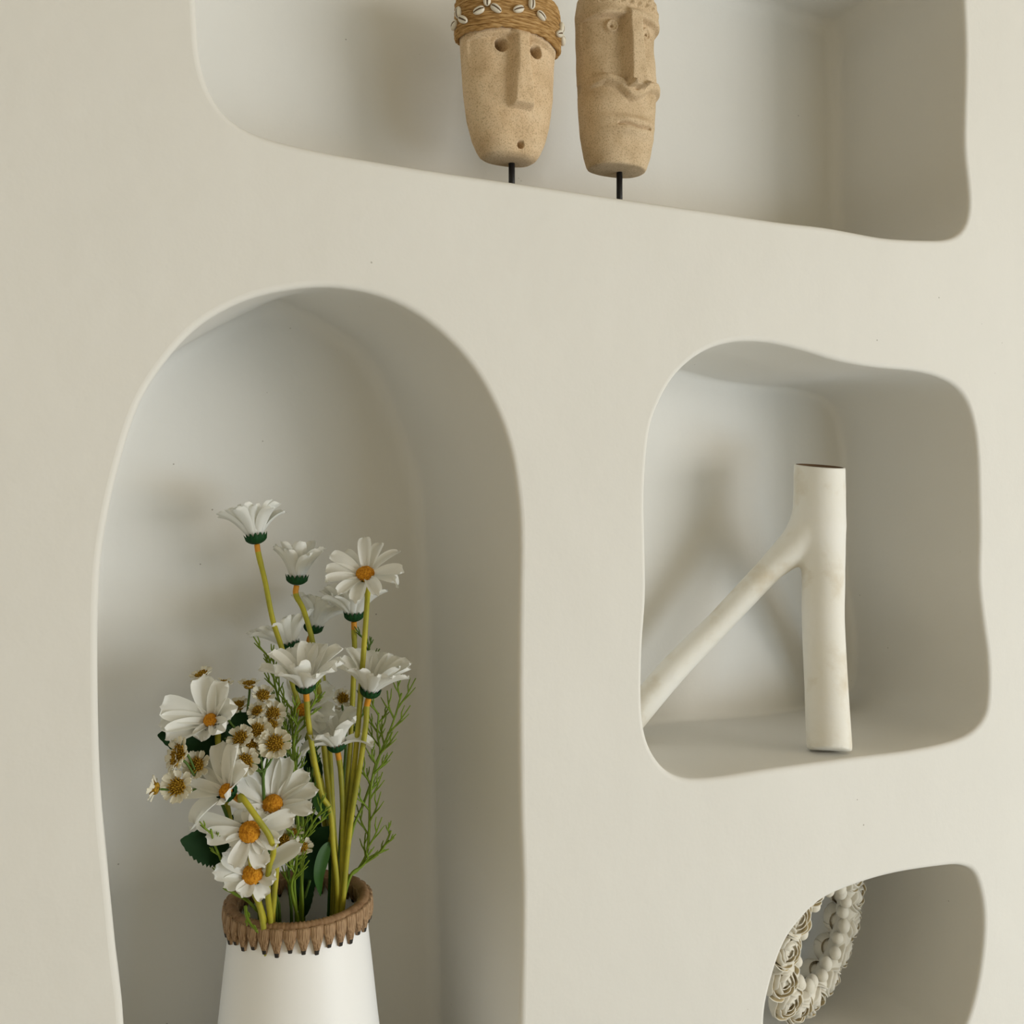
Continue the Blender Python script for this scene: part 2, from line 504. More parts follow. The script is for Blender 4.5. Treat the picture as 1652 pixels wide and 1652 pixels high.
def cowrie_bm():
    bm = bmesh.new()
    nu, nv = 22, 28
    L, Wd, H = .0078, .0047, .0042
    rings = []
    for i in range(nu+1):
        t = -1 + 2*i/nu
        w = Wd*math.sqrt(max(0, 1-abs(t)**2.3)) * (1 - .12*t)
        ring = []
        for k in range(nv):
            ph = 2*PI*k/nv
            x = w*math.cos(ph); z = H*math.sqrt(max(0, 1-abs(t)**2.6))*math.sin(ph)
            if z > 0:
                g = gau(x, .0009)*smoothstep(.95, .8, abs(t))
                z -= .0022*g
                z += .0004*math.sin(t*40)*gau(abs(x)-.0016, .0008)
            ring.append(bm.verts.new((x, L*t, z)))
        rings.append(ring)
    for r0, r1 in zip(rings, rings[1:]):
        for k in range(nv):
            f = bm.faces.new((r0[k], r0[(k+1) % nv], r1[(k+1) % nv], r1[k]))
            c = f.calc_center_median()
            if c.z > 0 and abs(c.x) < .00075 and abs(c.y) < .0068: f.material_index = 1
    bmesh.ops.remove_doubles(bm, verts=bm.verts, dist=1e-6)
    bmesh.ops.recalc_face_normals(bm, faces=bm.faces)
    return bm
shell_proto = None
# each group: angle round the head (0 = straight ahead, + to the right), centre height
def band_point(ang, z):
    ca, sa = math.sin(ang), math.cos(ang)
    a, b = interp(A1, z) + .0085, interp(B1, z) + .0085
    x = a*math.copysign(abs(ca)**.85, ca); f = b*math.copysign(abs(sa)**.85, sa)
    if f < 0: f *= .75
    p = Vector((M1X + x, M1Y - f, z + ZC - .006*smoothstep(.02, .06, abs(x))))
    n = Vector((ca/a, -sa/b, 0)).normalized()
    return p, n
for ang0, zc in ((-1.42, .603), (-.64, .6095), (.10, .6095), (1.00, .603), (2.2, .607), (-2.4, .607)):
    for k, (da, dz, rot) in enumerate(((0, .0080, 0.0), (-.0080, -.0038, 112), (.0080, -.0046, -122))):
        rr_ = interp(A1, zc)*.9
        p, n = band_point(ang0 + da/ (rr_*.75), zc + dz)
        if shell_proto is None:
            o = obj('cowrie_shell', cowrie_bm(), [shell_mat, shell_dark], m1); shell_proto = o
        else:
            o = shell_proto.copy(); C.objects.link(o)
        o.parent = m1
        zax = n; yax = Vector((0, 0, 1)); xax = yax.cross(zax).normalized(); yax = zax.cross(xax)
        R = Matrix((xax, yax, zax)).transposed().to_4x4() @ Matrix.Rotation(rad(rot), 4, 'Z')
        o.matrix_local = Matrix.Translation(p - m1.location) @ R
        o['label'] = 'small white shell on the rope band'

# --- second head: brow ridge, ring eyes, moustache, studded cap
M2X, M2Y = 0.728, 0.12
A2 = [(.4375,.039),(.4385,.0415),(.441,.043),(.455,.0475),(.48,.0525),(.51,.0555),(.56,.058),(.60,.0595),(.645,.0605),(.665,.058),(.680,.050),(.690,.040),(.697,.025),(.700,.008)]
B2 = [(.4375,.032),(.4385,.0345),(.441,.036),(.455,.039),(.49,.043),(.55,.0445),(.60,.045),(.645,.046),(.665,.044),(.680,.038),(.690,.030),(.697,.018),(.700,.006)]
def seg_d(px, pz, a, b):
    ax, az = a; bx, bz = b
    t = max(0, min(1, ((px-ax)*(bx-ax)+(pz-az)*(bz-az))/((bx-ax)**2+(bz-az)**2)))
    return math.hypot(px-ax-t*(bx-ax), pz-az-t*(bz-az)), t
MOU = [(-.054,.5435),(-.041,.5475),(-.022,.542),(-.006,.530),(.0,.528),(.006,.530),(.022,.542),(.041,.5475),(.054,.5435)]
def disp2(x, z, f, a, w):
    if w <= 0 and abs(x) < a*.9: return 0, 0
    df = 0.0; dx = 0.0
    front = smoothstep(0.0, 0.35, w)
    brow = .6345 + .05*x*0 - 1.2*x*x
    # brow overhang and hollow eyes
    df += -0.010 * smoothstep(brow+.0015, brow-.0015, z) * smoothstep(.555, .62, z) * smoothstep(.008, .013, abs(x)) * front
    df += 0.0035 * gau(z-brow-.004, .006) * front
    # nose, straight sides
    hw = interp([(.54,.0125),(.60,.0105),(.64,.0105)], z)
    h = interp([(.535,.0195),(.56,.0185),(.60,.0135),(.635,.009),(.645,.003)], z)
    df += h * plateau(x, hw-.001, .0028) * smoothstep(.534, .538, z) * smoothstep(.648, .638, z)
    # moustache ridge
    best = 9
    for p, q in zip(MOU, MOU[1:]):
        d, _ = seg_d(x, z, p, q); best = min(best, d)
    df += 0.0098 * smoothstep(.0085, .0030, best) * (1 if z > .535 else 1)
    df += -0.003 * smoothstep(.530, .515, z) * smoothstep(.485, .505, z) * front * gau(x, .04)
    # mouth: two low lips with a slit
    lip = gau((x-.006)/.036, 1)
    df += 0.0058 * gau(z-.4962, .0065) * lip * front + 0.0056 * gau(z-.4815, .0065) * lip * front
    df -= 0.0070 * gau(z-.4888 + .0012*math.sin(x*160), .0016) * plateau(x-.006, .025, .004)
    # ring eyes with a pierced pupil
    for ex, ez in ((-.0275, .6205), (.0270, .6195)):
        d = math.hypot(x-ex, z-ez)
        df += 0.0048 * gau(d-.0068, .0020)
        df += 0.0022 * smoothstep(.006, .003, d)
        df -= 0.0055 * smoothstep(.0024, .0014, d)
    # cap of little studs
    if z > .648:
        row = int((z-.648)/.0095); cz = .648 + (row+.5)*.0095
        st = .0125; off = st/2 if row % 2 else 0
        cxx = round((x-off)/st)*st + off
        u, v_ = abs(x-cxx)/(.0048), (z-cz)/.0042
        df += 0.0036 * max(0, 1 - max(u*.9 + v_*.45, -v_)) * front
    df += 0.0012 * noise.noise(Vector((x*55, z*55, 8)))
    return dx, df
z2 = [.4375,.438,.4385,.4395] + lin(.441, .682, 250) + lin(.684, .700, 12)
m2 = thing('stone_mask', 'tan carved stone head with long straight nose, curling moustache and studded cap', 'mask', (M2X, M2Y, .363+ZC), 'carved stone heads on stands')
child('carved_head', head_mesh(M2X, M2Y, z2, lambda z: interp(A2, z), lambda z: interp(B2, z), disp2, 260), tan_stone, m2)
stand(m2, M2X, M2Y, .45, .006)

# ------------------------------------------------------------------ branch-shaped tripod vase
tri = thing('tripod_vase', 'white clay vase shaped like a forked branch standing on three legs', 'vase', at(1322, 1190, .12).xy.to_3d() + Vector((0, 0, ZC-.383)))
FZ = ZC - .3835
def onfloor(px, py, Y):
    p = at(px, py, Y); p.z = FZ; return p
bm = bmesh.new()
topP = at(1322, 735, .130)
def limb(pts, rr_):
    path = catmull(pts, 10); n = len(path)
    radii = [interp([(i/(len(rr_)-1), r) for i, r in enumerate(rr_)], k/(n-1)) for k in range(n)]
    tube(bm, path, radii, 28)
limb([topP, at(1322, 790, .129), at(1322, 850, .124), at(1328, 920, .110), at(1328, 1000, .092), at(1333, 1110, .064), onfloor(1338, 1210, .037)], [.0385, .0395, .0405, .0325, .0315, .0315, .0325])
limb([at(1322, 800, .128), at(1300, 862, .132), at(1240, 920, .152), at(1160, 1005, .175), at(1080, 1087, .192), onfloor(985, 1200, .205)], [.036, .032, .0205, .0195, .0215, .022])
limb([at(1322, 820, .128), at(1325, 900, .150), at(1336, 1010, .190), onfloor(1349, 1131, .238)], [.034, .024, .0215, .021])
me = bpy.data.meshes.new('tmp'); bm.to_mesh(me); bm.free()
tmp = bpy.data.objects.new('tmp', me); C.objects.link(tmp)
md = tmp.modifiers.new('r', 'REMESH'); md.mode = 'VOXEL'; md.voxel_size = .0035
md = tmp.modifiers.new('s', 'SMOOTH'); md.factor = .5; md.iterations = 14
dg = bpy.context.evaluated_depsgraph_get()
ev = bpy.data.meshes.new_from_object(tmp.evaluated_get(dg))
bpy.data.objects.remove(tmp)
bm = bmesh.new(); bm.from_mesh(ev); bpy.data.meshes.remove(ev)
cutp = at(1320, 752, .130); cutn = dirv(.06, 1, .10)
res_ = bmesh.ops.bisect_plane(bm, geom=bm.verts[:] + bm.edges[:] + bm.faces[:], plane_co=cutp, plane_no=cutn, clear_outer=True)
bot = Vector((0, 0, FZ))
bmesh.ops.bisect_plane(bm, geom=bm.verts[:] + bm.edges[:] + bm.faces[:], plane_co=bot, plane_no=Vector((0, 0, -1)), clear_outer=True)
edges = [e for e in bm.edges if e.is_boundary and e.verts[0].co.z > ZC - .05]
vs_ = list({v for e in edges for v in e.verts}); cen = sum((v.co for v in vs_), Vector())/len(vs_)
def ring_in(edges, scale, down, mi):
    ex = bmesh.ops.extrude_edge_only(bm, edges=edges)
    nv = [g for g in ex['geom'] if isinstance(g, bmesh.types.BMVert)]
    for f in [g for g in ex['geom'] if isinstance(g, bmesh.types.BMFace)]: f.material_index = mi
    for v in nv: v.co = cen + (v.co - cen)*scale - cutn*down
    return [g for g in ex['geom'] if isinstance(g, bmesh.types.BMEdge)]
e2 = ring_in(edges, .93, -.0005, 0); 
cen0 = cen.copy()
e3 = ring_in(e2, .97, .004, 1); e4 = ring_in(e3, .98, .03, 1); e5 = ring_in(e4, .8, .05, 1)
bmesh.ops.holes_fill(bm, edges=[e for e in bm.edges if e.is_boundary], sides=0)
bmesh.ops.recalc_face_normals(bm, faces=bm.faces)
child('body', bm, [white_clay, raw_clay], tri)

# ------------------------------------------------------------------ wreath of shell rosettes
WC = at(1317, 1506, .140)
nx_ = Vector((math.sin(rad(20))*math.cos(rad(-9)), -math.cos(rad(20))*math.cos(rad(-9)), math.sin(rad(-9))))
hx = nx_.cross(UP).normalized(); vx = hx.cross(nx_).normalized()
RW = .101
wr = thing('shell_wreath', 'cream wreath of shell rosettes and round beads leaning in the small lower niche', 'wreath', (WC.x, WC.y, ZC-.853))
def ringp(a, R=RW, lift=0.0): return WC + (hx*math.cos(a) + vx*math.sin(a))*R + nx_*lift
bm = bmesh.new()
tube(bm, [ringp(2*PI*k/72) for k in range(72)], .017, 14, closed=True)
child('ring_core', bm, wreath_mat, wr)

def rosette_bm(seed, R):
    """a rose of nested shell petals, opening along +Z"""
    rg_ = random.Random(seed); bm = bmesh.new()
    def shell(az, half, r, th0, th1, flare, thick):
        nu, nv = 9, 10; g = []
        tw = rg_.uniform(-.10, .10); sx = rg_.uniform(.92, 1.08)
        for layer in (0, 1):
            rows = []
            for i in range(nu+1):
                u = i/nu; row = []
                for j in range(nv+1):
                    t = -1 + 2*j/nv
                    top = th1 + .42*abs(t)**2.4 + .05*math.sin(t*5 + seed)
                    th = th0 + (top - th0)*u
                    rr_ = r*(1 + flare*u*u*(1-.3*t*t)) - (thick if layer else 0)
                    a = az + half*t + tw*u
                    row.append(bm.verts.new((rr_*math.sin(th)*math.cos(a)*sx, rr_*math.sin(th)*math.sin(a), rr_*math.cos(th)*.92)))
                rows.append(row)
            g.append(rows)
        for layer in (0, 1):
            for i in range(nu):
                for j in range(nv):
                    f = bm.faces.new((g[layer][i][j], g[layer][i][j+1], g[layer][i+1][j+1], g[layer][i+1][j])); f.material_index = layer
        def strip(p, q):
            for k in range(len(p)-1): bm.faces.new((p[k], p[k+1], q[k+1], q[k]))
        strip(g[0][-1], g[1][-1])
        strip([x[0] for x in g[0]], [x[0] for x in g[1]]); strip([x[-1] for x in g[0]], [x[-1] for x in g[1]])
    for n, r, th1, half, fl in ((5, .98, 1.22, .78, .16), (5, .84, .92, .74, .14), (4, .68, .66, .90, .10), (3, .52, .46, 1.15, .06), (2, .36, .30, 1.7, .03)):
        o = rg_.random()*6
        for k in range(n):
            shell(o + 2*PI*k/n, half, R*r*(1 + .05*(k % 2)), 2.35, th1 + rg_.uniform(-.08, .08), fl, R*.055)
    bmesh.ops.create_uvsphere(bm, u_segments=14, v_segments=10, radius=R*.24, matrix=Matrix.Translation((0, 0, R*.06)))
    bmesh.ops.create_uvsphere(bm, u_segments=18, v_segments=12, radius=R*.72, matrix=Matrix.Translation((0, 0, -R*.22)) @ Matrix.Diagonal((1, 1, .72, 1)))
    bmesh.ops.recalc_face_normals(bm, faces=bm.faces)
    return bm
def orient(p, zdir, roll):
    zdir = zdir.normalized(); x = zdir.orthogonal().normalized(); y = zdir.cross(x)
    return Matrix.Translation(p) @ Matrix((x, y, zdir)).transposed().to_4x4() @ Matrix.Rotation(roll, 4, 'Z')
protos = []
for i in range(14):
    a = 2*PI*(i+.3)/14
    outd = hx*math.cos(a) + vx*math.sin(a)
    if i < 4:
        o = obj('rosette', rosette_bm(40+i, .0265), [wreath_mat, wreath_in], wr); protos.append(o)
    else:
        o = protos[i % 4].copy(); C.objects.link(o)
    o.parent = wr
    o.matrix_local = Matrix.Translation(-wr.location) @ orient(ringp(a, RW+.013, .005), outd*.28 + nx_*.95, i*1.7)
for i in range(13):
    a = 2*PI*(i+.8)/13
    outd = hx*math.cos(a) + vx*math.sin(a)
    o = protos[(i+1) % 4].copy(); C.objects.link(o); o.parent = wr
    o.matrix_local = Matrix.Translation(-wr.location) @ orient(ringp(a, RW+.004, -.010), outd*.85 - nx_*.45, i*2.3) @ Matrix.Diagonal((.9, .9, .9, 1))
bm = bmesh.new(); bmesh.ops.create_uvsphere(bm, u_segments=22, v_segments=16, radius=.0098)
bead = None
for i in range(22):
    a = 2*PI*(i+.4)/22
    if bead is None:
        o = bead = obj('bead', bm, wreath_mat, wr)
    else:
        o = bead.copy(); C.objects.link(o)
    o.parent = wr
    outd = hx*math.cos(a) + vx*math.sin(a)
    o.matrix_local = Matrix.Translation(ringp(a, RW-.022, .004 + .005*(i % 2)) - wr.location) @ Matrix.Diagonal((1, 1, 1.0 + .25*((i*7) % 3)/2, 1))
    o['label'] = 'smooth round cream bead'

# ------------------------------------------------------------------ flower vase with rattan rim
VX = at(482, 1455, .13); VXc, VYc = VX.x, .13; RZ = -.500
vs_t = thing('flower_vase', 'tall tapering white vase with a brown stitched rattan rim', 'vase', (VXc, VYc, ZC-.92))
vc = Vector((VXc, VYc, ZC))
prof = [(.0, -.919), (.100, -.919), (.108, -.914), (.112, -.90), (.1125, -.86), (.110, -.80), (.1045, -.72), (.0945, -.64), (.0880, -.58), (.0835, -.54), (.0812, -.515), (.0800, -.500), (.0790, -.497), (.0775, -.497), (.0765, -.500), (.0775, -.53), (.082, -.58), (.090, -.66), (.099, -.75), (.104, -.85), (.102, -.905), (.0, -.908)]
bm = bmesh.new(); lathe(bm, prof, 96, vc); child('body', bm, vase_white, vs_t)
# rolled rim: wrapped strands, so the roll is finely ridged
bm = bmesh.new(); rings = []
NR = 288
for k in range(NR):
    a = 2*PI*k/NR
    w = .0006*math.sin(a*108) + .0005*noise.noise(Vector((math.cos(a)*30, math.sin(a)*30, 1)))
    ring = []
    for j in range(16):
        b = 2*PI*j/16
        rr_ = .0785 + (.0066+w)*math.cos(b); zz = -.5005 + (.0085+w)*math.sin(b)
        ring.append(bm.verts.new(vc + Vector((rr_*math.cos(a), rr_*math.sin(a), zz))))
    rings.append(ring)
for k in range(NR):
    for j in range(16):
        bm.faces.new((rings[k][j], rings[(k+1) % NR][j], rings[(k+1) % NR][(j+1) % 16], rings[k][(j+1) % 16]))
bmesh.ops.recalc_face_normals(bm, faces=bm.faces)
child('rattan_rim', bm, rattan, vs_t, 'brown wrapped rattan rim')
def tooth_bm():
    """one pointed bundle of strands hanging from the rim; x along the rim, y outwards, z up"""
    bm = bmesh.new(); rows = []
    for i in range(13):
        s = i/12
        z = .0045 - .0300*s
        hw = .0077*(1 - .70*smoothstep(.22, 1, s)) ; th = .0034*(1-.45*s)
        y = .0046 - .0030*s + .0030*math.sin(PI*s)*.6
        row = []
        for j in range(13):
            t = -1 + 2*j/12
            rip = .00028*math.sin(t*19 + 1)
            row.append(bm.verts.new((hw*t, y + th*math.sqrt(max(0, 1-t*t))*.8 + rip, z)))
        rows.append(row)
    for i, (r0, r1) in enumerate(zip(rows, rows[1:])):
        for j in range(12):
            f = bm.faces.new((r0[j], r0[j+1], r1[j+1], r1[j])); f.material_index = 1 if i >= 10 else 0
    # close the back and the tip
    bk = [bm.verts.new((v.co.x*.9, -.001, v.co.z)) for v in (rows[0][0], rows[0][-1], rows[-1][-1], rows[-1][0])]
    bm.faces.new((bk[0], bk[1], rows[0][-1], *rows[0][-2::-1]))
    f = bm.faces.new((bk[3], bk[2], rows[-1][-1], *rows[-1][-2::-1])); f.material_index = 1
    bm.faces.new((bk[0], bk[3], *[r[0] for r in rows[::-1]])); bm.faces.new((bk[1], bk[2], *[r[-1] for r in rows[::-1]]))
    bmesh.ops.recalc_face_normals(bm, faces=bm.faces)
    return bm
tooth = None
NT = 36
for side in (1, -1):
    for k in range(NT):
        a = 2*PI*(k + (.5 if side < 0 else 0))/NT
        if tooth is None:
            o = tooth = obj('rim_tooth', tooth_bm(), [tooth_mat, tip_mat], vs_t)
        else:
            o = tooth.copy(); C.objects.link(o)
        o.parent = vs_t
        jit = .85 + .25*((k*37) % 11)/10
        r_ = .0812 if side > 0 else .0755
        outd = Vector((math.cos(a), math.sin(a), 0))
        yd = outd*side
        xd = yd.cross(Vector((0, 0, 1)))
        M = Matrix((xd, yd, Vector((0, 0, 1)))).transposed().to_4x4()
        sc = Matrix.Diagonal((1.0, 1.0, jit, 1)) if side > 0 else Matrix.Diagonal((.9, .7, .8, 1))
        lean = Matrix.Rotation(rad(5 if side > 0 else -4), 4, 'X')
        o.matrix_local = Matrix.Translation(vc + outd*r_ + Vector((0, 0, -.5015)) - vs_t.location) @ M @ lean @ sc
        o['label'] = 'pointed rattan bundle with a dark tip' if side > 0 else 'rattan bundle on the inside of the rim'

# ------------------------------------------------------------------ flowers
def petal(bm, M, L, W, e0, curl, groove, twist, rg_, mi=0, notch=.3):
    nu, nv = 12, 7
    rho = z = 0.0; rows = []
    for i in range(nu+1):
        s = i/nu
        ang = e0 - curl*(s**1.4)
        if i: rho += math.cos(ang)*L/nu; z += math.sin(ang)*L/nu
        w = W*interp([(0, .42), (.2, .66), (.45, .90), (.7, 1.0), (.85, .92), (.94, .68), (1, .30)], s)
        row = []
        for j in range(nv):
            t = -1 + 2*j/(nv-1)
            nrm = Vector((-math.sin(ang), 0, math.cos(ang))); tan = Vector((math.cos(ang), 0, math.sin(ang)))
            h = groove*W*(t*t - .35) + .07*W*math.cos(t*2.2*PI)*smoothstep(0, .3, s)
            tw = twist*s
            lat = Vector((0, math.cos(tw), 0)) + nrm*math.sin(tw)
            p = Vector((rho, 0, z)) + lat*(w*t) + nrm*h
            if i == nu: p -= tan*(abs(t)**2)*W*.40 - tan*W*.12*math.cos(t*PI*2)*notch
            row.append(bm.verts.new(M @ p))
        rows.append(row)
    for r0, r1 in zip(rows, rows[1:]):
        for j in range(nv-1):
            f = bm.faces.new((r0[j], r0[j+1], r1[j+1], r1[j])); f.material_index = mi

def petals_bm(M0, rg_, n, L, W, e0, curl, r0, droop=(), groove=.35, skip=(), tiers=1, lens=None, off=None, angles=None):
    bm = bmesh.new()
    if angles:
        for k, (deg, ls) in enumerate(angles):
            a = rad(deg); ee = e0 + rg_.uniform(-7, 7); cc = curl + rg_.uniform(-12, 12)
            if k in droop: ee -= 25; cc += 45
            M = M0 @ Matrix.Rotation(a, 4, 'Z') @ Matrix.Translation((r0, 0, .0022*(k % 2)))
            petal(bm, M, L*ls, W*(.75 + .25*min(1.2, ls))*rg_.uniform(.92, 1.08), rad(ee), rad(cc), groove, rg_.uniform(-.45, .45), rg_)
        return bm
    off = rg_.random()*6 if off is None else rad(off)
    for k in range(n):
        if k in skip: continue
        a = off + 2*PI*k/n + rg_.uniform(-.10, .10)*12/n
        ee = e0 + rg_.uniform(-9, 9); cc = curl + rg_.uniform(-14, 14)
        if k in droop: ee -= 30; cc += 60
        LL = L*rg_.uniform(.92, 1.06)*(lens[k % len(lens)] if lens else 1)
        M = M0 @ Matrix.Rotation(a, 4, 'Z') @ Matrix.Translation((r0, 0, .002*(k % 2)))
        petal(bm, M, LL, W*rg_.uniform(.9, 1.1), rad(ee), rad(cc), groove, rg_.uniform(-.35, .35), rg_)
    return bm

def disc_bm(M0, r, h):
    bm = bmesh.new(); rings = []
    for i in range(10):
        t = PI/2*i/9
        rings.append((r*math.cos(t) if i < 9 else 0, h*math.sin(t)))
    rings = [(r*.8, -h*.5)] + rings
    prev = None
    for rr_, z in rings:
        ring = [bm.verts.new(M0 @ Vector((rr_*math.cos(2*PI*k/24), rr_*math.sin(2*PI*k/24), z + .0006*math.sin(k*5 + z*9000)))) for k in range(24)] if rr_ > 1e-6 else [bm.verts.new(M0 @ Vector((0, 0, z)))]
        if prev:
            for k in range(24):
                v = list(dict.fromkeys([prev[k], prev[(k+1) % 24], ring[(k+1) % len(ring)], ring[k % len(ring)]]))
                bm.faces.new(v)
        prev = ring
    bmesh.ops.recalc_face_normals(bm, faces=bm.faces)
    return bm

def calyx_bm(M0, r, h):
    """scaly green cup under the petals"""
    bm = bmesh.new(); prev = None; nseg = 48
    for i in range(11):
        s = i/10
        rr_ = .0030 + (r-.003)*math.sin(PI/2*min(1, s*1.05))
        ring = []
        for k in range(nseg):
            tooth_ = abs(((k/nseg*14) % 1) - .5)*2
            z = -h + h*s**1.6 + (.55*h*(tooth_-.4) if i >= 8 else 0)
            sc = 1 + .09*math.cos(k/nseg*2*PI*14)*s
            ring.append(bm.verts.new(M0 @ Vector((rr_*sc*math.cos(2*PI*k/nseg), rr_*sc*math.sin(2*PI*k/nseg), z))))
        if prev:
            for k in range(nseg):
                bm.faces.new((prev[k], prev[(k+1) % nseg], ring[(k+1) % nseg], ring[k]))
        else:
            bm.faces.new(ring[::-1])
        prev = ring
    bmesh.ops.recalc_face_normals(bm, faces=bm.faces)
    return bm

def frame(p, axis):
    z = axis.normalized(); x = RGT - z*RGT.dot(z)
    if x.length < .1: x = UP - z*UP.dot(z)
    x.normalize(); y = z.cross(x)
    return Matrix.Translation(p) @ Matrix((x, y, z)).transposed().to_4x4()

def inside_vase(px, py, Y):
    return at(px, py, Y)

def daisy(label, head, axis, stem, Yend, n=14, L=.046, W=.0085, e0=50, curl=40, droop=(), skip=(), disc=.0085, cal=.0115, seed=1, lens=None, off=None, collar=True, groove=.35, angles=None):
    """head = (px, py, Y) of the calyx; stem = further pixels down into the vase; depth runs from Y to Yend"""
    rg_ = random.Random(seed)
    p = at(*head); ax = dirv(*axis)
    M0 = frame(p, ax)
    pts = [p - ax*.008, p - ax*.020]
    m = len(stem)
    for i, (x, y, *yy) in enumerate(stem):
        pts.append(at(x, y, yy[0] if yy else head[2] + (Yend-head[2])*(i+1)/m))
    last = pts[-1]
    pts.append(Vector((last.x*.8 + VXc*.2, last.y*.8 + VYc*.2, last.z - .10)))
    t = thing('daisy', label, 'flower', pts[-1], 'white artificial daisies in the vase')
    bm = bmesh.new()
    path = catmull(pts, 8)
    tube(bm, path, [.0036 if i < 12 else .0033 for i in range(len(path))], 10, mat=0, mat_end=1, n_end=7 if collar else 0)
    child('stem', bm, [stem_mat, collar_mat], t)
    child('petals', petals_bm(M0, rg_, n, L, W, e0, curl, cal*.55, droop, groove, skip, 1, lens, off, angles), petal_mat, t, 'long white petals')
    child('disc', disc_bm(M0 @ Matrix.Translation((0, 0, .003)), disc, disc*.75), disc_mat, t, 'orange flower centre')
    child('calyx', calyx_bm(M0 @ Matrix.Translation((0, 0, .003)), cal, .0105), calyx_mat, t, 'dark green scaly calyx')
    return t

R1 = (548, 1470)
daisy('tallest white daisy, seen from the side at the upper left of the bunch', (413, 868, .185), (-.18, 1, -.10), [(428, 940), (440, 1000), (456, 1050), (480, 1130), (508, 1230), (532, 1330), (542, 1430)], .13, n=17, L=.050, W=.0098, e0=70, curl=46, seed=3, cal=.0135)
daisy('white daisy seen from the side, on the second tallest stem beside the tallest', (479, 934, .17), (.04, 1, -.06), [(490, 985), (503, 1030), (512, 1080), (520, 1180), (532, 1300), (545, 1440)], .12, n=16, L=.049, W=.0098, e0=74, curl=36, seed=5, cal=.0135)
daisy('open white daisy facing forward at the top right, showing its orange centre', (590, 930, .10), (-.02, .78, .62), [(591, 990), (583, 1100), (577, 1180), (568, 1270), (558, 1360), (550, 1465)], .10, n=13, L=.048, W=.0088, e0=36, curl=46, seed=11, disc=.0120, droop=(8,))
daisy('white daisy directly below the open one at the top right', (571, 993, .15), (0, 1, .03), [(572, 1050), (570, 1100), (566, 1190), (558, 1300), (550, 1455)], .115, n=15, L=.051, W=.0095, e0=58, curl=30, seed=8, cal=.0125)
daisy('half-hidden white daisy behind the second tallest stem', (505, 1013, .205), (.22, 1, -.10), [(516, 1060), (526, 1140), (533, 1230), (538, 1330), (545, 1430)], .15, n=14, L=.048, W=.0095, e0=68, curl=38, seed=21, cal=.0125)
daisy('white daisy leaning left behind the stem of the tallest one', (468, 1042, .195), (-.32, .95, -.05), [(478, 1090), (500, 1180), (522, 1280), (538, 1400)], .14, n=14, L=.050, W=.0098, e0=58, curl=36, seed=14, cal=.0125)
daisy('large white daisy with cupped petals in the middle of the bunch', (493, 1108, .085), (-.02, .95, .28), [(497, 1160), (505, 1215), (513, 1255), (520, 1285), (533, 1310), (538, 1370), (545, 1460)], .10, n=12, L=.056, W=.0120, e0=62, curl=42, seed=17, groove=.45)
daisy('large white daisy tilting right, at the right edge of the bunch', (597, 1116, .09), (.22, .95, .12), [(590, 1170), (580, 1240), (568, 1310), (560, 1380), (552, 1468)], .095, n=16, L=.055, W=.0108, e0=60, curl=36, seed=23, cal=.0125)
daisy('shaded white daisy tucked behind the large cupped one', (490, 1147, .150), (0, .55, .80), [(500, 1200), (515, 1280), (530, 1370), (540, 1440)], .14, n=9, L=.043, W=.013, e0=34, curl=30, seed=29, collar=False)
daisy('white daisy with a drooping petal, low beside the crossing yellow stems', (543, 1203, .105), (-.12, .95, .22), [(550, 1250), (553, 1310), (552, 1390), (548, 1460)], .10, n=9, L=.047, W=.0130, e0=66, curl=36, droop=(0, 5), seed=31, groove=.45)
daisy('white blossom with broad petals, uppermost of the left-hand blooms', (341, 1163, .085), (-.12, .50, .85), [(352, 1200), (362, 1260), (370, 1320), (392, 1400), (425, 1485)], .08, L=.0415, W=.0130, e0=38, curl=24, seed=37, disc=.0078, angles=[(98, 1.15), (60, 1.05), (15, .85), (-35, .55), (168, 1.3), (190, 1.2), (214, 1.15), (-100, .5)], groove=.55)
daisy('white blossom tipped to the left, its yellow stem bent over', (368, 1278, .050), (-.46, .60, .62), [(390, 1286, .034), (415, 1320, .024), (435, 1350, .022), (441, 1374, .028), (434, 1400, .035), (432, 1440, .050), (437, 1490, .068)], .075, L=.044, W=.0125, e0=44, curl=26, seed=41, droop=(4,), groove=.5, angles=[(88, 1.15), (58, 1.1), (150, 1.1), (182, 1.2), (210, 1.15), (22, .85), (-60, .5), (120, 1.0)])
daisy('large white daisy with orange centre showing, in the lower middle', (440, 1300, .075), (.10, .70, .68), [(444, 1350), (446, 1400), (442, 1450), (440, 1495)], .085, n=12, L=.049, W=.0105, e0=38, curl=26, seed=43, disc=.0120)
daisy('white daisy with widespread petals and a round orange centre, second lowest', (404, 1342, .04), (0, .30, .95), [(405, 1385), (412, 1430), (425, 1495)], .065, L=.040, W=.0110, e0=20, curl=34, seed=47, disc=.0120, angles=[(168, 1.40), (186, 1.05), (20, 1.15), (-18, .75), (-62, .90), (-108, .85), (-40, .55), (215, .5), (95, .45), (60, .5)])
daisy('lowest white daisy, just above the rattan rim of the vase', (408, 1412, .05), (.12, .55, .80), [(414, 1445), (424, 1475), (432, 1505)], .075, L=.039, W=.0110, e0=36, curl=26, seed=53, disc=.0115, droop=(6,), angles=[(182, 1.0), (152, .95), (112, 1.05), (80, 1.05), (30, 1.5), (-12, .6), (-55, .6), (-105, .6), (-150, .75)])

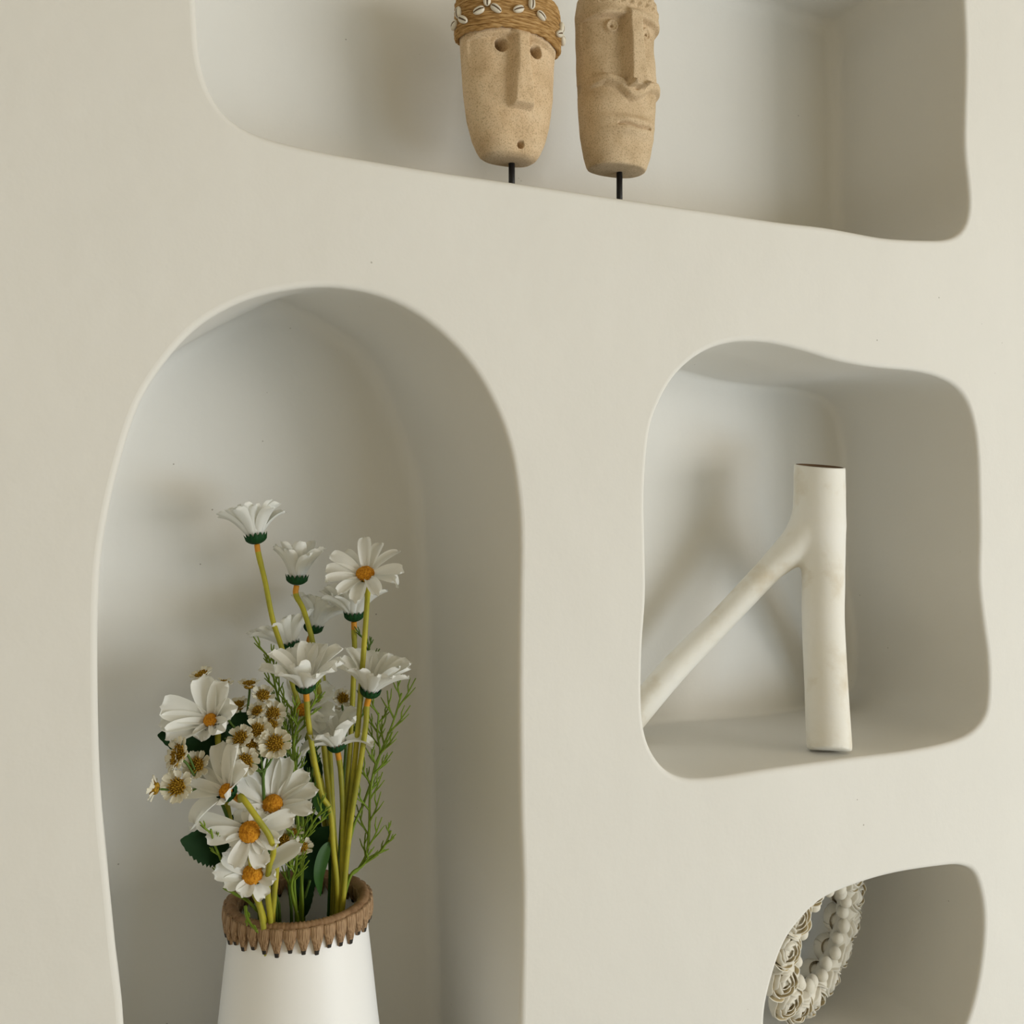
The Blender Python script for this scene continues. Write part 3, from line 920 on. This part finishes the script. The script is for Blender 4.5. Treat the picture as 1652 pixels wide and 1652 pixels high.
def bloom(t, px, py, Y, axis, seed, R=.0165, front=True, n=12):
    """a small camomile head: part = petals, sub-part = disc"""
    rg_ = random.Random(seed); p = at(px, py, Y); M0 = frame(p, dirv(*axis))
    o = child('bloom', petals_bm(M0, rg_, n, R*.62, R*.22, 28, 10, R*.42, (), .2), small_petal_mat, t)
    bm = bmesh.new()
    # fluffy centre: short filaments over a dome
    for k in range(42):
        a = k*2.39996; rr_ = R*.52*math.sqrt((k+.5)/42)
        b0 = M0 @ Vector((rr_*.6*math.cos(a), rr_*.6*math.sin(a), .0005)); b1 = M0 @ Vector((rr_*1.12*math.cos(a), rr_*1.12*math.sin(a), R*.42*(1-.35*rr_/(R*.5)) + rg_.uniform(-.0008, .0008)))
        tube(bm, [b0, b1], [.0012, .0007], 5)
    bmesh.ops.create_uvsphere(bm, u_segments=12, v_segments=8, radius=R*.46, matrix=M0 @ Matrix.Translation((0, 0, -.0005)) @ Matrix.Diagonal((1, 1, .55, 1)))
    subchild('disc', bm, small_disc_mat, o)
    return p, dirv(*axis)

def spray(label, trunk, Y0, Y1, heads, leaves=()):
    """a green branching stem that carries several small blooms"""
    path = catmull([at(x, y, Y0 + (Y1-Y0)*i/(len(trunk)-1)) for i, (x, y) in enumerate(trunk)], 8)
    end = path[-1]; path.append(Vector((end.x*.8 + VXc*.2, end.y*.8 + VYc*.2, end.z - .09)))
    t = thing('camomile_spray', label, 'flower', path[-1], 'small camomile sprays among the daisies')
    bm = bmesh.new(); tube(bm, path, .0019, 8)
    child('stem', bm, twig_green, t)
    for i, (px, py, Y, ax, R, j) in enumerate(heads):
        p, axd = bloom(t, px, py, Y, ax, 100+i*7+int(px), R)
        q = path[min(len(path)-2, int(j*(len(path)-1)))]
        bm = bmesh.new()
        tube(bm, catmull([p - axd*.001, p - axd*.010, (p - axd*.012).lerp(q, .5) + Vector((0, 0, -.004)), q], 5), .0014, 7)
        child('twig', bm, twig_green, t)
    return t

up = (0, 1, .15); fr = (0, .45, .9)
spray('camomile spray rising highest behind the left blossoms, its small heads clustered', [(392, 1190), (398, 1230), (412, 1300), (430, 1390), (450, 1460)], .11, .11,
      [(326, 1091, .12, (-.25, .9, .3), .0145, 0), (361, 1104, .13, (.15, 1, .1), .012, 0), (402, 1106, .12, (0, 1, .1), .0140, 0), (424, 1124, .11, (.3, .8, .5), .0150, 0.05), (416, 1148, .10, (-.2, .6, .6), .0125, 0.05), (441, 1152, .10, (.15, .4, .9), .0155, 0.1), (385, 1140, .13, (-.1, .8, .4), .014, 0)])
spray('camomile spray in the centre with the brightest fully open small head', [(424, 1245), (426, 1290), (432, 1360), (445, 1460)], .065, .10,
      [(444, 1200, .055, (.08, .40, .9), .0195, 0), (396, 1228, .055, (.15, .15, .95), .017, 0.02), (415, 1180, .07, (.05, .7, .7), .0165, 0), (389, 1192, .065, (-.2, .7, .6), .0165, 0.05), (404, 1203, .065, (.2, .35, .9), .015, 0.1), (438, 1172, .09, (.1, .7, .5), .014, .1)])
spray('camomile spray reaching out farthest to the left, with small cream heads', [(330, 1268), (350, 1280), (375, 1340), (405, 1420), (425, 1475)], .065, .10,
      [(291, 1216, .06, (-.55, .35, .75), .0185, 0), (284, 1228, .062, (-.75, .2, .5), .0150, 0), (287, 1269, .055, (-.05, .25, .95), .0185, 0), (251, 1272, .06, (-.95, .15, .1), .0145, 0), (318, 1235, .07, (-.05, .45, .85), .0165, 0.1)])
spray('small camomile sprig behind the yellow stems, its bud between two daisies', [(556, 1150), (558, 1200), (552, 1290), (545, 1430)], .15, .13,
      [(553, 1128, .15, (.2, .6, .6), .014, 0), (537, 1150, .16, (0, .8, .3), .012, 0)])
spray('faded camomile sprig low in the middle, just above the vase mouth', [(466, 1385), (466, 1420), (470, 1465)], .085, .11,
      [(458, 1357, .08, (-.1, .6, .7), .015, 0), (487, 1368, .09, (.3, .7, .5), .013, 0), (474, 1345, .10, (.1, .9, .3), .012, 0)])

def leaf_bm(path, W, up_hint, serr=.06, fold=.25):
    """a toothed leaf blade following a path of points"""
    bm = bmesh.new(); rows = []; n = len(path)
    for i, p in enumerate(path):
        s = i/(n-1)
        d = (path[min(i+1, n-1)] - path[max(i-1, 0)]).normalized()
        lat = d.cross(up_hint).normalized(); nn = lat.cross(d)
        w = W*math.sin(PI*s**.8)**.75 * (1 + serr*(1 if i % 2 else -1)) if 0 < i < n-1 else W*.04
        rows.append([bm.verts.new(p + lat*w*t + nn*(abs(t)*fold*w)) for t in (-1, -.5, 0, .5, 1)])
    for r0, r1 in zip(rows, rows[1:]):
        for j in range(4): bm.faces.new((r0[j], r0[j+1], r1[j+1], r1[j]))
    return bm

def leafy(label, stem_px, Y0, Y1, leaves, m=leaf_dark):
    path = catmull([at(x, y, Y0 + (Y1-Y0)*i/(len(stem_px)-1)) for i, (x, y) in enumerate(stem_px)], 8)
    end = path[-1]; path.append(Vector((end.x*.8 + VXc*.2, end.y*.8 + VYc*.2, end.z - .09)))
    t = thing('leafy_twig', label, 'foliage', path[-1], 'broad-leaved twigs in the vase')
    bm = bmesh.new(); tube(bm, path, .0018, 8); child('stem', bm, twig_green if m is leaf_dark else leaf_mid, t)
    for pts, W, hint, serr in leaves:
        lp = catmull([at(*p) for p in pts], 8)
        child('leaf', leaf_bm(lp, W, dirv(*hint), serr), m, t)
    return t
leafy('dark green leaf pointing left beneath the uppermost broad-petalled blossom', [(362, 1190), (385, 1260), (415, 1380), (440, 1470)], .10, .11,
      [([(366, 1190, .10), (330, 1192, .095), (290, 1190, .09), (254, 1186, .085)], .022, (0, .35, .9), .05), ([(372, 1205, .105), (350, 1212, .10), (318, 1232, .095)], .032, (0, .2, 1), .05), ([(378, 1200, .11), (388, 1170, .115), (381, 1150, .12)], .020, (.3, .1, 1), .05), ([(392, 1235, .12), (415, 1215, .125), (425, 1190, .13)], .022, (0, .1, 1), .05)])
leafy('dark green toothed leaf pointing left beside the two lowest daisies', [(382, 1372), (398, 1410), (428, 1480)], .075, .09,
      [([(382, 1372, .075), (352, 1363, .07), (322, 1359, .066), (291, 1355, .06)], .0225, (0, .25, 1), .07), ([(385, 1310, .09), (383, 1335, .09), (382, 1362, .09)], .012, (0, .2, 1), .04)])
leafy('pair of very dark curled leaves standing in the vase behind the yellow stems', [(500, 1420), (492, 1450), (490, 1490)], .12, .13,
      [([(492, 1445, .125), (500, 1395, .125), (513, 1355, .12), (532, 1333, .115)], .017, (.2, .3, .9), .03), ([(490, 1480, .12), (490, 1440, .125), (494, 1400, .13), (502, 1370, .135)], .012, (.3, .1, .9), .03), ([(478, 1310, .14), (500, 1330, .14), (520, 1350, .135)], .014, (0, .2, 1), .03), ([(500, 1290, .15), (505, 1240, .15), (500, 1200, .15)], .012, (.2, 0, 1), .03)])
leafy('smooth mid-green leaf arching down into the vase mouth', [(528, 1362), (532, 1400), (530, 1470)], .10, .12,
      [([(531, 1358, .100), (521, 1380, .096), (514, 1412, .094), (517, 1446, .10)], .0080, (.5, .25, .8), .0), ([(512, 1275, .12), (520, 1300, .12), (536, 1325, .12)], .009, (0, .2, 1), .0)], leaf_mid)

def sprig(label, trunk, Y0, Y1, seed, nb=12, blen=.030, side=None, r=.0019, start=.0, end=1.0, m=sprig_mat, into=True, sub=2):
    """feathery foliage: a stem with forked thread-like leaves"""
    rg_ = random.Random(seed)
    path = catmull([at(x, y, Y0 + (Y1-Y0)*i/(len(trunk)-1)) for i, (x, y) in enumerate(trunk)], 10)
    n0 = len(path)
    if into:
        e_ = path[-1]; path.append(Vector((e_.x*.8 + VXc*.2, e_.y*.8 + VYc*.2, e_.z - .08)))
    t = thing('feathery_sprig', label, 'foliage', path[-1], 'feathery green sprigs in the vase')
    bm = bmesh.new(); tube(bm, path, [r*(.6 + .5*i/len(path)) for i in range(len(path))], 7)
    child('stem', bm, m, t)
    for k in range(nb):
        f = start + (end-start)*(k+.5)/nb
        i = min(n0-2, int(f*(n0-1)))
        p = path[i]; d = (path[max(i-1, 0)] - path[i+1]).normalized()
        sd = (1 if k % 2 else -1) if side is None else (side if rg_.random() < .8 else -side)
        lat = RGT*sd*rg_.uniform(.5, .95) - FWD*rg_.uniform(-.45, .45)
        L = blen*rg_.uniform(.7, 1.2)
        q1 = p + (d*.75 + lat*.6)*L*.5; q2 = p + (d*.9 + lat*.55)*L
        bm = bmesh.new()
        bp_ = catmull([p, q1, q2], 5)
        tube(bm, bp_, [r*.72*(1-.5*j/len(bp_)) for j in range(len(bp_))], 5)
        for s_ in range(sub):
            j = int(len(bp_)*(.30 + .25*s_)); j = min(j, len(bp_)-2)
            b0 = bp_[j]; dd = (bp_[j+1]-bp_[j]).normalized()
            l2 = (RGT*(1 if (s_+k) % 2 else -1)*.7 + UP*.3 - FWD*rg_.uniform(-.4, .4))
            tube(bm, [b0, b0 + (dd*.7 + l2*.55)*L*.25, b0 + (dd + l2*.5)*L*.42], [r*.56, r*.50, r*.28], 5)
        child('frond', bm, m, t)
    return t
sprig('long feathery green sprig curving up along the right side of the bunch', [(648, 1118), (636, 1160), (618, 1205), (604, 1240), (597, 1285), (596, 1330), (592, 1375), (578, 1402), (562, 1418), (550, 1470)], .105, .10, 3, nb=15, blen=.036, end=.72)
sprig('feathery sprig with stiff forks just left of the long right-hand one', [(611, 1150), (609, 1185), (613, 1215), (600, 1258), (585, 1300), (570, 1335), (556, 1400), (550, 1468)], .115, .105, 5, nb=10, blen=.026, end=.55)
sprig('lowest feathery sprig on the right, beside the crossing yellow stems', [(631, 1340), (617, 1370), (596, 1384), (583, 1398), (566, 1412), (553, 1455)], .095, .10, 9, nb=6, blen=.022, end=.6)
sprig('feathery sprig rising beside the leftmost petals of the large cupped daisy', [(432, 1056), (440, 1085), (446, 1115), (458, 1160), (470, 1230), (480, 1330), (486, 1450)], .13, .13, 11, nb=12, blen=.024, end=.6)
sprig('feathery sprig crossing in front of the large cupped daisy stem', [(513, 1120), (497, 1150), (480, 1172), (473, 1215), (478, 1290), (485, 1380), (488, 1460)], .09, .11, 13, nb=10, blen=.024, end=.75)
sprig('dense feathery sprig under the middle of the bunch', [(470, 1140), (472, 1180), (478, 1240), (488, 1320), (488, 1400), (484, 1470)], .10, .12, 15, nb=14, blen=.028, end=.8)
sprig('short feathery sprig standing in the vase mouth left of the dark leaves', [(520, 1305), (500, 1335), (482, 1370), (475, 1420), (478, 1470)], .09, .11, 17, nb=10, blen=.022, end=.8)
sprig('pale feathery sprig with upright forks near the lower middle daisies', [(470, 1340), (478, 1365), (478, 1400), (470, 1430), (480, 1480)], .07, .10, 19, nb=9, blen=.026, end=.8)
sprig('thin dark feathery sprig between the two rightmost yellow stems', [(592, 1030), (597, 1060), (590, 1090), (580, 1160), (572, 1230), (560, 1330), (552, 1450)], .14, .11, 23, nb=9, blen=.020, end=.6, m=twig_green)
sprig('bright green sprig trailing over the left of the vase rim', [(340, 1338), (346, 1362), (358, 1392), (362, 1422), (376, 1440), (398, 1452), (418, 1472)], .045, .10, 27, nb=7, blen=.018, end=.75, sub=2)
sprig('curled bright sprig spilling over the front edge of the rattan rim', [(415, 1502), (405, 1492), (398, 1478), (396, 1462)], .042, .07, 31, nb=4, blen=.010, sub=1, into=False)

sprig('dark feathery sprig hidden in the thick of the bunch behind the small heads', [(455, 1175), (462, 1210), (476, 1260), (486, 1330), (490, 1400), (490, 1470)], .125, .13, 37, nb=12, blen=.030, end=.8, m=twig_green)
sprig('dark feathery sprig fanning out left of the yellow stems above the vase mouth', [(512, 1190), (505, 1235), (498, 1290), (494, 1350), (492, 1420), (490, 1475)], .13, .13, 41, nb=12, blen=.028, end=.8, m=twig_green)

# ------------------------------------------------------------------ light
def area(name, loc, target, sx, sy, energy, col):
    l = bpy.data.lights.new(name, 'AREA'); l.shape = 'RECTANGLE'; l.size = sx; l.size_y = sy; l.energy = energy; l.color = col
    o = bpy.data.objects.new(name, l); C.objects.link(o); o.location = loc
    o.rotation_euler = (Vector(target) - Vector(loc)).to_track_quat('-Z', 'Y').to_euler()
    return o
area('window_daylight', (5.7, -5.4, 1.20), (0.75, 0.0, 1.40), 3.6, 2.3, 196, (1.0, 0.975, 0.935))
area('low_cool_fill', (2.7, -3.1, 0.42), (0.7, 0.0, 0.9), 2.2, 0.8, 32, (0.64, 0.82, 1.0))  # added fill lamp, cools and brightens the lower wall; no actual window here

w = bpy.data.worlds.new('world'); bpy.context.scene.world = w; w.use_nodes = True
bg = w.node_tree.nodes['Background']; bg.inputs['Color'].default_value = (1.0, 0.90, 0.58, 1); bg.inputs['Strength'].default_value = 0.52

# ------------------------------------------------------------------ camera
cam = bpy.data.cameras.new('camera'); co = bpy.data.objects.new('camera', cam); C.objects.link(co)
co.location = EYE; co.rotation_euler = (PI/2, 0, -TH)
cam.sensor_width = 36; cam.lens = 36*F/1652; cam.shift_y = -(826-HY)/1652; cam.clip_start = .02
sc = bpy.context.scene
sc.camera = co
sc.view_settings.view_transform = 'Standard'; sc.view_settings.look = 'None'; sc.view_settings.gamma = 1; sc.view_settings.use_curve_mapping = False
sc.view_settings.exposure = 0.05
sc.cycles.use_denoising = True
